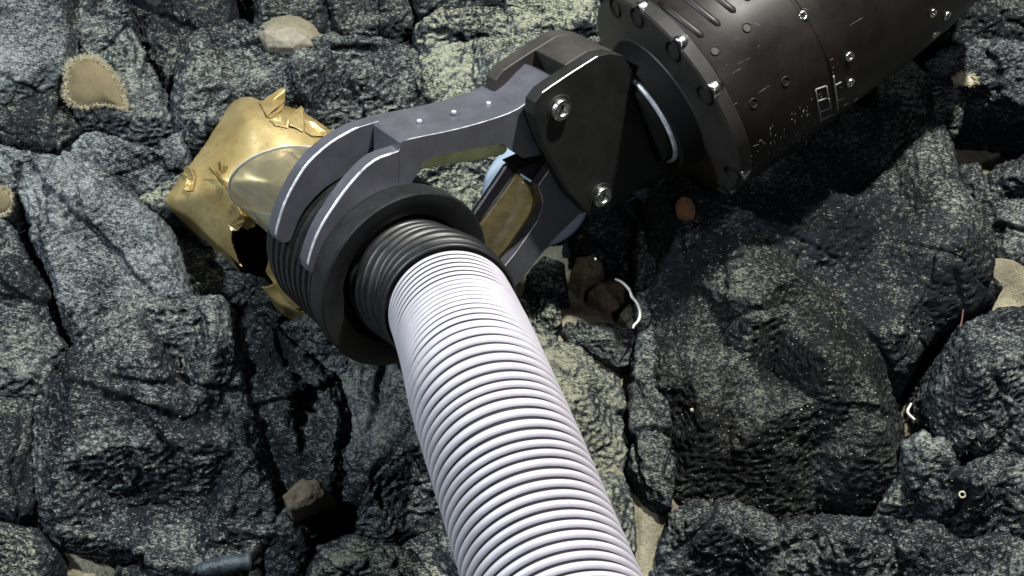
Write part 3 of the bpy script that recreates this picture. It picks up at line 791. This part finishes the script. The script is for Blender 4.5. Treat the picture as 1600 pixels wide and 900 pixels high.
def cyl_pt(s_, ang, rad):
    d = ub*math.cos(ang)+vb*math.sin(ang); return Cw+B*s_+d*rad, d
# rim bolts, with black inserts that paint the shade of their pockets
capb = bolt_mesh(.0048, .0040, .0026)
hole = lathe(Vector((0, 0, 0)), Vector((0, 0, 1)), [(-.004, .0060), (.0002, .0060), (.0004, .0064), (-.004, .0066)], 32)
angs = []; ss_ = []
for (x, y) in ((963, 12), (998, 38), (1053, 79), (1112, 143), (1151, 273)):
    q, nn = on_cyl(x, y); angs.append(math.atan2(nn.dot(vb), nn.dot(ub))); ss_.append((q-Cw).dot(B))
print('bolts', [round(math.degrees(a)) for a in angs], [round(v, 4) for v in ss_])
angs += [angs[-1]+math.radians(30)*math.copysign(1, math.sin(angs[-1]-angs[-2]))*k for k in range(1, 6)]
for i_, a_ in enumerate(angs):
    s_ = .0045
    p, d = cyl_pt(-.0066, a_, .0722)
    put('bolt_pocket_shade', hole, M['neck_black'], fl, W(p), CR @ (d*.22-B*.97).normalized())
    p2, d = cyl_pt(.0005, a_, .0745)
    put('rim_bolt', capb, M['steel'], fl, W(p2), CR @ (d*.25-B*.97).normalized(), 1.25)
# grooves, holes, screws and markings on the housing
for (x0, y0, x1, y1) in ((1104, 62, 1030, 3), (1131, 45, 1050, -20), (1155, 24, 1075, -40), (1178, 6, 1098, -58)):
    pts = []
    for k in range(9):
        x = x0+(x1-x0)*k/8; y = y0+(y1-y0)*k/8
        q, nn = on_cyl(x, max(y, -60)); pts.append(W(q-nn*.0016))
    link('cooling_rib', tube(pts, [.0004]+[.0030]*7+[.0022], 12), M['housing'], hs)
hm = lathe(Vector((0, 0, 0)), Vector((0, 0, 1)), [(-.001, .0026), (.0005, .0026), (.0009, .0031), (.0003, .0035), (-.001, .0035)], 24, close=True)
hd = lathe(Vector((0, 0, 0)), Vector((0, 0, 1)), [(-.001, .0025), (.00015, .0025)], 24)
for (x, y) in ((1167, 43), (1117, 79), (1227, 127), (1177, 161)):
    q, nn = on_cyl(x, y)
    put('screw_hole', hm, M['housing'], hs, W(q), CR @ nn, .95); put('screw_hole_floor', hd, M['yoke_black'], hs, W(q), CR @ nn, .95)
capc = bolt_mesh(.0038, .0016, .0019)
for (x, y) in ((1255, 25), (1327, 88), (1328, 129), (1457, 20), (1479, 24), (1461, 53)):
    q, nn = on_cyl(x, y)
    put('cap_screw', capc, M['steel'] if x in (1255, 1146) else M['worn_metal'] if False else M['steel'], hs, W(q), CR @ nn, .85 if x != 1146 else 1.2)
def stroke(pts, wd=.0006):
    out = []
    for (a, b), (c, d2) in zip(pts, pts[1:]):
        k = max(2, int(math.hypot(c-a, d2-b)/4))
        for j in range(k+1): out.append((a+(c-a)*j/k, b+(d2-b)*j/k))
    P_ = []
    for x, y in out:
        q, nn = on_cyl(x, y); P_.append(W(q+nn*.0001))
    return tube(P_, [wd]*len(P_), 6)
vs = []; fs = []
strokes = [[(1274, 140), (1283, 190)], [(1274, 140), (1291, 134)], [(1278, 158), (1294, 152)], [(1281, 175), (1298, 168)], [(1291, 134), (1294, 152)], [(1294, 152), (1299, 172)],
           [(1302, 118), (1309, 172)], [(1302, 135), (1314, 128)], [(1308, 158), (1320, 152)], [(1318, 165), (1326, 160)], [(1334, 158), (1341, 152)], [(1285, 186), (1303, 178)]]
for st in strokes:
    m_ = stroke(st, .0006)
    b0 = len(vs); vs += [v.co.copy() for v in m_.vertices]; fs += [tuple(b0+i for i in p.vertices) for p in m_.polygons]
rnd = random.Random(5)
for k in range(70):
    x = rnd.uniform(1170, 1285); y = 305-(x-1150)*.70-rnd.uniform(6, 70)
    m_ = stroke([(x, y), (x+rnd.uniform(-1, 1), y+rnd.uniform(1, 7))], rnd.uniform(.0001, .00022))
    b0 = len(vs); vs += [v.co.copy() for v in m_.vertices]; fs += [tuple(b0+i for i in p.vertices) for p in m_.polygons]
for k in range(28):
    x = rnd.uniform(1100, 1420); y = rnd.uniform(5, 260)
    if y > 290-(x-1150)*.66 or x < 1110+y*.2: continue
    a_ = rnd.uniform(-.9, .3); L_ = rnd.uniform(3, 26)
    m_ = stroke([(x, y), (x+L_*math.cos(a_), y+L_*math.sin(a_))], rnd.uniform(.00004, .00009))
    b0 = len(vs); vs += [v.co.copy() for v in m_.vertices]; fs += [tuple(b0+i for i in p.vertices) for p in m_.polygons]
link('worn_marking', mesh(vs, fs), M['mark_paint'], hs)
# forearm shell beyond the housing
link('forearm_cover', lathe(W(Cw+B*.15+ub*0+Vector((-.02, .05, -.02))), Bw, [(0, .03), (.004, .05), (.01, .058), (.12, .062), (.2, .05), (.21, .02)], 64), M['yoke_black'], arm)

# ------------------------------------------------------------------ relief helper for membranes and sponges
def sdist(px, py, poly):
    best = 1e9; ins = False; j = len(poly)-1
    for i in range(len(poly)):
        x1, y1 = poly[j]; x2, y2 = poly[i]
        dx, dy = x2-x1, y2-y1; L2 = dx*dx+dy*dy
        t = max(0, min(1, ((px-x1)*dx+(py-y1)*dy)/L2)) if L2 else 0
        best = min(best, math.hypot(px-x1-t*dx, py-y1-t*dy))
        if (y1 > py) != (y2 > py) and px < (x2-x1)*(py-y1)/(y2-y1)+x1: ins = not ins
        j = i
    return best if ins else -best

# ------------------------------------------------------------------ golden dome
gout = smooth_px([(250, 314), (262, 296), (285, 264), (315, 224), (338, 188), (356, 160), (374, 148), (395, 147), (418, 156), (445, 160), (475, 170), (500, 186), (530, 212), (548, 258), (548, 330), (535, 420), (510, 470), (480, 492), (455, 486), (430, 476), (405, 452), (372, 418), (330, 378), (296, 345), (262, 326), (250, 314)], m_=4)[:-1]
hole_px = smooth_px([(368, 352), (376, 338), (392, 344), (412, 350), (432, 372), (432, 396), (422, 414), (430, 436), (414, 448), (396, 434), (378, 414), (368, 392), (362, 372), (368, 352)], m_=3)[:-1]
groot = empty('golden_dome', on_z(400, 300, .08), 'smooth golden torn egg like dome stuck to the rocks in front of the clear tube', 'deep sea organism')
def gz(x, y):
    d = max(0, sdist(x, y, gout))
    t = min(1, d/95.0)
    z = .074+.040*math.sqrt(max(0, 1-(1-t)**2.0))+.024*math.exp(-((x-412)**2+(y-128)**2)/(2*62.0**2))*min(1, t*3)
    # lower left skirt lies flatter, crown is highest near the top
    skirt = max(0, min(1, ((x-250)*.45+(400-y)*1.0)/190))
    z = .074+(z-.074)*(.35+.65*skirt)
    hd = sdist(x, y, hole_px)
    z -= .032*max(0, min(1, (y-285)/170))
    z += .004*math.exp(-(min(0, hd)/10)**2) if hd < 0 else 0
    z += .0014*mnoise.noise(Vector((x/40, y/40, 3)))+.0003*mnoise.noise(Vector((x/9, y/9, 8)))
    return z
step = 3.0
grid = {}; vs = []; fs = []
xs_ = np.arange(244, 556, step); ys_ = np.arange(140, 500, step)
inn = {}
for i, x in enumerate(xs_):
    for j, y in enumerate(ys_):
        if sdist(x, y, gout) > 1.0 and sdist(x, y, hole_px) < 0: inn[(i, j)] = 1
bnd = gout
def gvert(i, j):
    if (i, j) not in grid:
        x, y = xs_[i], ys_[j]
        grid[(i, j)] = len(vs); vs.append(on_z(x, y, gz(x, y)))
    return grid[(i, j)]
for i in range(len(xs_)-1):
    for j in range(len(ys_)-1):
        if all((a, b) in inn for a, b in ((i, j), (i+1, j), (i+1, j+1), (i, j+1))):
            fs.append((gvert(i, j), gvert(i, j+1), gvert(i+1, j+1), gvert(i+1, j)))
me = mesh(vs, fs)
# snap the border to a clean line, then drop a hem down to the rock
bm = bmesh.new(); bm.from_mesh(me)
for _ in range(6):
    be = [v for v in bm.verts if any(e.is_boundary for e in v.link_edges)]
    new = {}
    for v in be:
        nb_ = [e.other_vert(v) for e in v.link_edges if e.is_boundary]
        if len(nb_) == 2: new[v] = v.co*.4+(nb_[0].co+nb_[1].co)*.3
    for v, c_ in new.items(): v.co = c_
for _ in range(14):
    new = {}
    for v in bm.verts:
        if any(e.is_boundary for e in v.link_edges): continue
        nb_ = [e.other_vert(v).co for e in v.link_edges]
        new[v] = v.co*.4+sum(nb_, Vector())/len(nb_)*.6
    for v, c_ in new.items(): v.co = c_
def hole_edge(e):
    m_ = (e.verts[0].co+e.verts[1].co)/2; v = CM.inverted() @ m_
    x = 800-v.x/v.z*F; y = 450+v.y/v.z*F
    return abs(sdist(x, y, hole_px)) < 12
eb = [e for e in bm.edges if e.is_boundary and not hole_edge(e)]
ret = bmesh.ops.extrude_edge_only(bm, edges=eb)
for v in [g_ for g_ in ret['geom'] if isinstance(g_, bmesh.types.BMVert)]:
    v.co.z -= .03; v.co.x *= 1.0; v.co.y += .006
ret2 = bmesh.ops.extrude_edge_only(bm, edges=[g_ for g_ in ret['geom'] if isinstance(g_, bmesh.types.BMEdge)])
for v in [g_ for g_ in ret2['geom'] if isinstance(g_, bmesh.types.BMVert)]:
    v.co.z -= .045; v.co.y += .004
bm.normal_update(); bm.to_mesh(me); bm.free()
dome = link('membrane', me, M['gold'], groot)
so = dome.modifiers.new('s', 'SOLIDIFY'); so.thickness = .0015; so.offset = -1
ss = dome.modifiers.new('ss', 'SUBSURF'); ss.levels = 1; ss.render_levels = 1

def flap(pts, z, mt='gold', curl=.004, th=.0005, seed=1, name='torn_flap'):
    """little torn sheet: fan of pixel points with their own heights"""
    P_ = [on_z(x, y, gz(x, y)+.0015+dz) for x, y, dz in pts]
    c_ = sum(P_, Vector())/len(P_)+Vector((0, 0, -curl))
    bm = bmesh.new(); cv = bm.verts.new(c_); rv = [bm.verts.new(p) for p in P_]
    for i in range(len(rv)): bm.faces.new((cv, rv[i], rv[(i+1) % len(rv)]))
    bmesh.ops.subdivide_edges(bm, edges=bm.edges[:], cuts=3, use_grid_fill=True)
    for v in bm.verts: v.co += Vector(mnoise.noise_vector(v.co*220+Vector((seed, 0, 0))))*.0013
    bm.normal_update()
    me = bpy.data.meshes.new(name); bm.to_mesh(me); bm.free()
    o = link(name, me, M[mt], groot)
    s_ = o.modifiers.new('s', 'SOLIDIFY'); s_.thickness = th
    b_ = o.modifiers.new('ss', 'SUBSURF'); b_.levels = 1; b_.render_levels = 1
    return o
flap([(404, 160, 0), (410, 157, .004), (441, 136, .022), (446, 140, .022), (445, 160, .016), (418, 182, .004), (412, 174, 0)], .142, curl=.001, seed=2)
flap([(416, 183, 0), (446, 161, .012), (440, 172, .004), (424, 184, .0)], .145, seed=3)
flap([(448, 184, 0), (462, 172, .010), (471, 164, .018), (474, 172, .016), (475, 190, .004), (474, 206, 0), (450, 196, 0)], .132, seed=4, curl=-.002)
flap([(420, 186, 0), (440, 180, .004), (452, 186, .008), (450, 200, 0), (430, 196, 0)], .136, seed=5)
flap([(475, 186, 0), (492, 192, .006), (510, 206, .006), (515, 214, 0), (490, 214, 0), (476, 205, 0)], .120, seed=6)
flap([(287, 262, .010), (294, 259, .012), (299, 267, .008), (303, 274, .004), (296, 278, 0), (289, 274, .004)], .105, seed=7)
flap([(292, 278, .002), (302, 274, .004), (304, 284, .002), (299, 300, .001), (286, 296, .0), (290, 286, .002)], .110, seed=8)
flap([(322, 264, .008), (328, 259, .008), (340, 272, .004), (350, 280, .004), (354, 300, 0), (345, 290, 0), (334, 272, .004)], .125, seed=9)
flap([(340, 254, .006), (345, 251, .008), (347, 270, .002), (342, 274, .0)], .128, seed=10)
flap([(356, 330, 0), (364, 314, .006), (372, 322, .01), (378, 334, .012), (384, 344, .006), (372, 356, 0), (358, 352, 0)], .108, seed=11)
flap([(376, 322, 0), (392, 332, .006), (404, 338, .004), (400, 352, 0), (386, 360, -.004), (372, 352, -.004)], .102, seed=12)
flap([(356, 350, 0), (368, 352, .004), (382, 346, .006), (374, 360, 0), (362, 362, 0)], .104, seed=13)
flap([(420, 404, .006), (426, 400, .014), (436, 414, .010), (446, 440, .006), (470, 466, .004), (478, 482, .002), (462, 484, 0), (446, 470, 0), (428, 444, 0), (416, 424, 0)], .098, seed=14, curl=-.003)
flap([(418, 408, 0), (424, 396, .010), (430, 404, .010), (432, 416, 0)], .102, seed=15)

# ------------------------------------------------------------------ ray test against what is built so far
bpy.context.view_layer.update()
DG = bpy.context.evaluated_depsgraph_get()
def hit(px, py, only=('rock', 'seabed', 'stone', 'pebble')):
    o = cam.location.copy(); d = ray(px, py).normalized()
    for _ in range(12):
        ok, loc, nrm, idx, ob_, _m = SC.ray_cast(DG, o, d)
        if not ok: return on_z(px, py, .05), Vector((0, 0, 1))
        if ob_.name.split('.')[0] in only: return loc, nrm
        o = loc+d*.0005
    return loc, nrm

def fuzzy(name, out_px, lift, mt_in, mt_rim, label, cat, rim=8, spikes=220, seed=1, hgt=.008):
    """low cushion following the rock, with a furry rim of short bristles"""
    out_px = smooth_px(out_px+[out_px[0]], m_=4)[:-1]
    cx = sum(p[0] for p in out_px)/len(out_px); cy = sum(p[1] for p in out_px)/len(out_px)
    c, n0 = hit(cx, cy)
    root = empty(name, c, label, cat)
    vs = []; fs = []; N = len(out_px); K = 12
    toc = (cam.location-c).normalized()
    zc = max((CM.inverted() @ hit(a_, b_)[0]).z for a_, b_ in [(cx, cy)]+out_px[::4])
    zc = min(zc, (CM.inverted() @ c).z+.012)
    def plane_pt(x, y, up):
        r = Vector(((x-800)/F, -(y-450)/F, -1)); return W(r*(-zc))+toc*up
    rw = []
    for k in range(K+1):
        t = k/K
        for i, (x, y) in enumerate(out_px):
            up = hgt*math.sqrt(max(0, 1-t**3))+lift
            if t > .86: up += .0015*math.sin((t-.86)/.14*math.pi)
            vs.append(plane_pt(cx+(x-cx)*max(t, .02), cy+(y-cy)*max(t, .02), up))
    for k in range(K):
        for i in range(N):
            j = (i+1) % N; fs.append((k*N+i, k*N+j, (k+1)*N+j, (k+1)*N+i))
    fs.append(tuple(range(N))[::-1])
    b = len(vs)
    for i, (x, y) in enumerate(out_px): vs.append(plane_pt(x, y, -.03))
    for i in range(N):
        j = (i+1) % N; fs.append((K*N+i, K*N+j, b+j, b+i))
    link('body', mesh(vs, fs), M[mt_in], root)
    # rim bristles
    rnd = random.Random(seed); bv_ = []; bf = []
    for k in range(spikes):
        u_ = rnd.random()*N; i = int(u_); f_ = u_-i
        x = out_px[i][0]*(1-f_)+out_px[(i+1) % N][0]*f_; y = out_px[i][1]*(1-f_)+out_px[(i+1) % N][1]*f_
        t = rnd.uniform(1-rim/60, 1.02)
        x = cx+(x-cx)*t; y = cy+(y-cy)*t
        p = plane_pt(x, y, lift+hgt*math.sqrt(max(0, 1-min(1, t)**3))*.9)
        outw = (plane_pt(x+(x-cx), y+(y-cy), 0)-plane_pt(x, y, 0)).normalized()
        d = (outw*rnd.uniform(.2, 1.2)+toc*rnd.uniform(.1, .9)+Vector((rnd.uniform(-.6, .6), rnd.uniform(-.6, .6), 0))).normalized()
        L_ = rnd.uniform(.0015, .0045); rr = rnd.uniform(.0004, .0010)
        a, uu, vv = frame(d, Vector((.3, .1, 1))); b0 = len(bv_)
        for m_ in range(4): bv_.append(p+(uu*math.cos(m_*math.pi/2)+vv*math.sin(m_*math.pi/2))*rr)
        bv_.append(p+d*L_)
        for m_ in range(4): bf.append((b0+m_, b0+(m_+1) % 4, b0+4))
    if spikes: link('fuzzy_rim', mesh(bv_, bf), M[mt_rim], root, smooth=False)
    return root
fuzzy('sponge', [(104, 104), (118, 92), (138, 88), (156, 93), (176, 112), (190, 136), (197, 160), (196, 172), (180, 168), (160, 164), (132, 169), (110, 162), (101, 148), (102, 124)], .001, 'sponge_tan', 'sponge_rim', 'tan sponge patch with a pale furry rim on the dark rock at upper left', 'sponge', rim=9, spikes=1500, seed=3, hgt=.009)
fuzzy('sea_anemone', [(-14, 300), (0, 292), (14, 296), (21, 312), (16, 330), (2, 338), (-14, 334)], .002, 'sponge_tan', 'sponge_rim', 'small brown anemone with pale fringe cut by the left edge', 'anemone', rim=14, spikes=500, seed=4, hgt=.008)
fuzzy('orange_sponge', [(1055, 318), (1066, 307), (1080, 312), (1086, 326), (1084, 342), (1068, 345), (1057, 336)], .001, 'orange_sponge', 'sponge_rim', 'small orange brown sponge on the upper boulder below the wrist housing', 'sponge', rim=2, spikes=0, seed=5, hgt=.004)
fuzzy('encrusting_sponge', [(1488, 122), (1500, 115), (1520, 118), (1528, 128), (1512, 134), (1494, 132)], .001, 'pale_shell', 'sponge_rim', 'small pale frilly crust under the overhanging slab at the upper right', 'sponge', rim=20, spikes=160, seed=6, hgt=.004)

def strand(name, pix, rad, mt, label, cat, up=.003):
    P_ = []
    z_ = [(CM.inverted() @ hit(x, y)[0]).z for x, y in pix]
    zz = max(z_) if name != 'coral_debris' else max(z_)
    for (x, y) in pix:
        r = Vector(((x-800)/F, -(y-450)/F, -1)); P_.append(W(r*(-zz-up)))
    c = catmull(P_, 8); n_ = len(c)
    rr = [rad*(.75+.35*mnoise.noise(Vector((i*.35, 0, 1)))+.25*math.sin(math.pi*i/(n_-1))) for i in range(n_)]
    o = link(name, tube(c, rr, 10), M[mt]); tag(o, label, cat); return o
strand('worm', [(961, 436), (972, 441), (983, 452), (988, 464), (996, 474), (1000, 488), (998, 500), (991, 508), (989, 513)], .0011, 'white_coral', 'white curved worm tube lying over the brown pebbles', 'worm', up=.012)
strand('shell_fragment', [(1424, 630), (1418, 644), (1429, 656)], .0011, 'white_coral', 'tiny white hooked fragment at the right side of the dark boulder', 'fragment')
strand('feeding_stalk', [(1500, 512), (1503, 500), (1505, 484)], .0006, 'red_stalk', 'thin reddish stalk standing on the sand at the right', 'stalk')
strand('blue_shell', [(310, 892), (345, 884), (392, 876)], .0065, 'blue_shell', 'dull blue elongated shell on the bottom edge below the square faced block', 'shell', up=.002)
p, n_ = hit(1503, 772)
o = link('ring_shell', lathe(p+n_*.001, (cam.location-p).normalized(), [(0, .0013), (.0010, .0015), (.0010, .0024), (0, .0026)], 24, close=True), M['pale_shell']); tag(o, 'tiny white ring shaped shell on the lumpy rock near the right edge', 'shell')

# pale grains and spicules strewn over the rocks, far too many to count
rnd = random.Random(11); bv_ = []; bf = []
for k in range(3600):
    x = rnd.uniform(-40, 1640); y = rnd.uniform(-30, 930)
    p, n_ = hit(x, y, ('rock',))
    if n_.z < .15: continue
    if mnoise.noise(Vector((x/90, y/90, 2)))+rnd.uniform(-.5, .5) < 0: continue
    long_ = rnd.random() < .25
    d = Vector((rnd.gauss(0, 1), rnd.gauss(0, .6), rnd.gauss(0, .4))); d = (d-n_*d.dot(n_)*.8).normalized()
    L_ = rnd.uniform(.0012, .0045) if long_ else rnd.uniform(.0005, .0011)
    rr = rnd.uniform(.00016, .00034) if long_ else L_*.7
    p = p+n_*.0003; b0 = len(bv_)
    a, uu, vv = frame(d, n_+Vector((.01, .02, 0)))
    bv_.append(p-d*L_*.5)
    for m_ in range(4): bv_.append(p+(uu*math.cos(m_*math.pi/2)+vv*math.sin(m_*math.pi/2))*rr)
    bv_.append(p+d*L_*.5+n_*L_*.25)
    for m_ in range(4): bf.append((b0, b0+1+(m_+1) % 4, b0+1+m_)); bf.append((b0+5, b0+1+m_, b0+1+(m_+1) % 4))
o = link('sediment_flecks', mesh(bv_, bf), M['fleck'], smooth=False); tag(o, 'pale grains and spicules strewn over the rocks', 'debris', kind='stuff')
# marine snow adrift in the water
for (x, y, d, r_) in ((1081, 641, .80, .0013), (1252, 640, .7, .0005), (930, 405, .86, .0010), (700, 700, .95, .0004), (508, 100, .9, .0005)):
    bm = bmesh.new(); bmesh.ops.create_icosphere(bm, subdivisions=2, radius=r_)
    for v in bm.verts: v.co *= 1+.4*mnoise.noise(v.co*900)
    me = bpy.data.meshes.new('f'); bm.to_mesh(me); bm.free()
    o = link('marine_snow', me, M['pale_shell']); o.location = at(x, y, d)
    tag(o, 'tiny pale speck drifting in the water in front of the rocks', 'speck', group='specks adrift in the water')
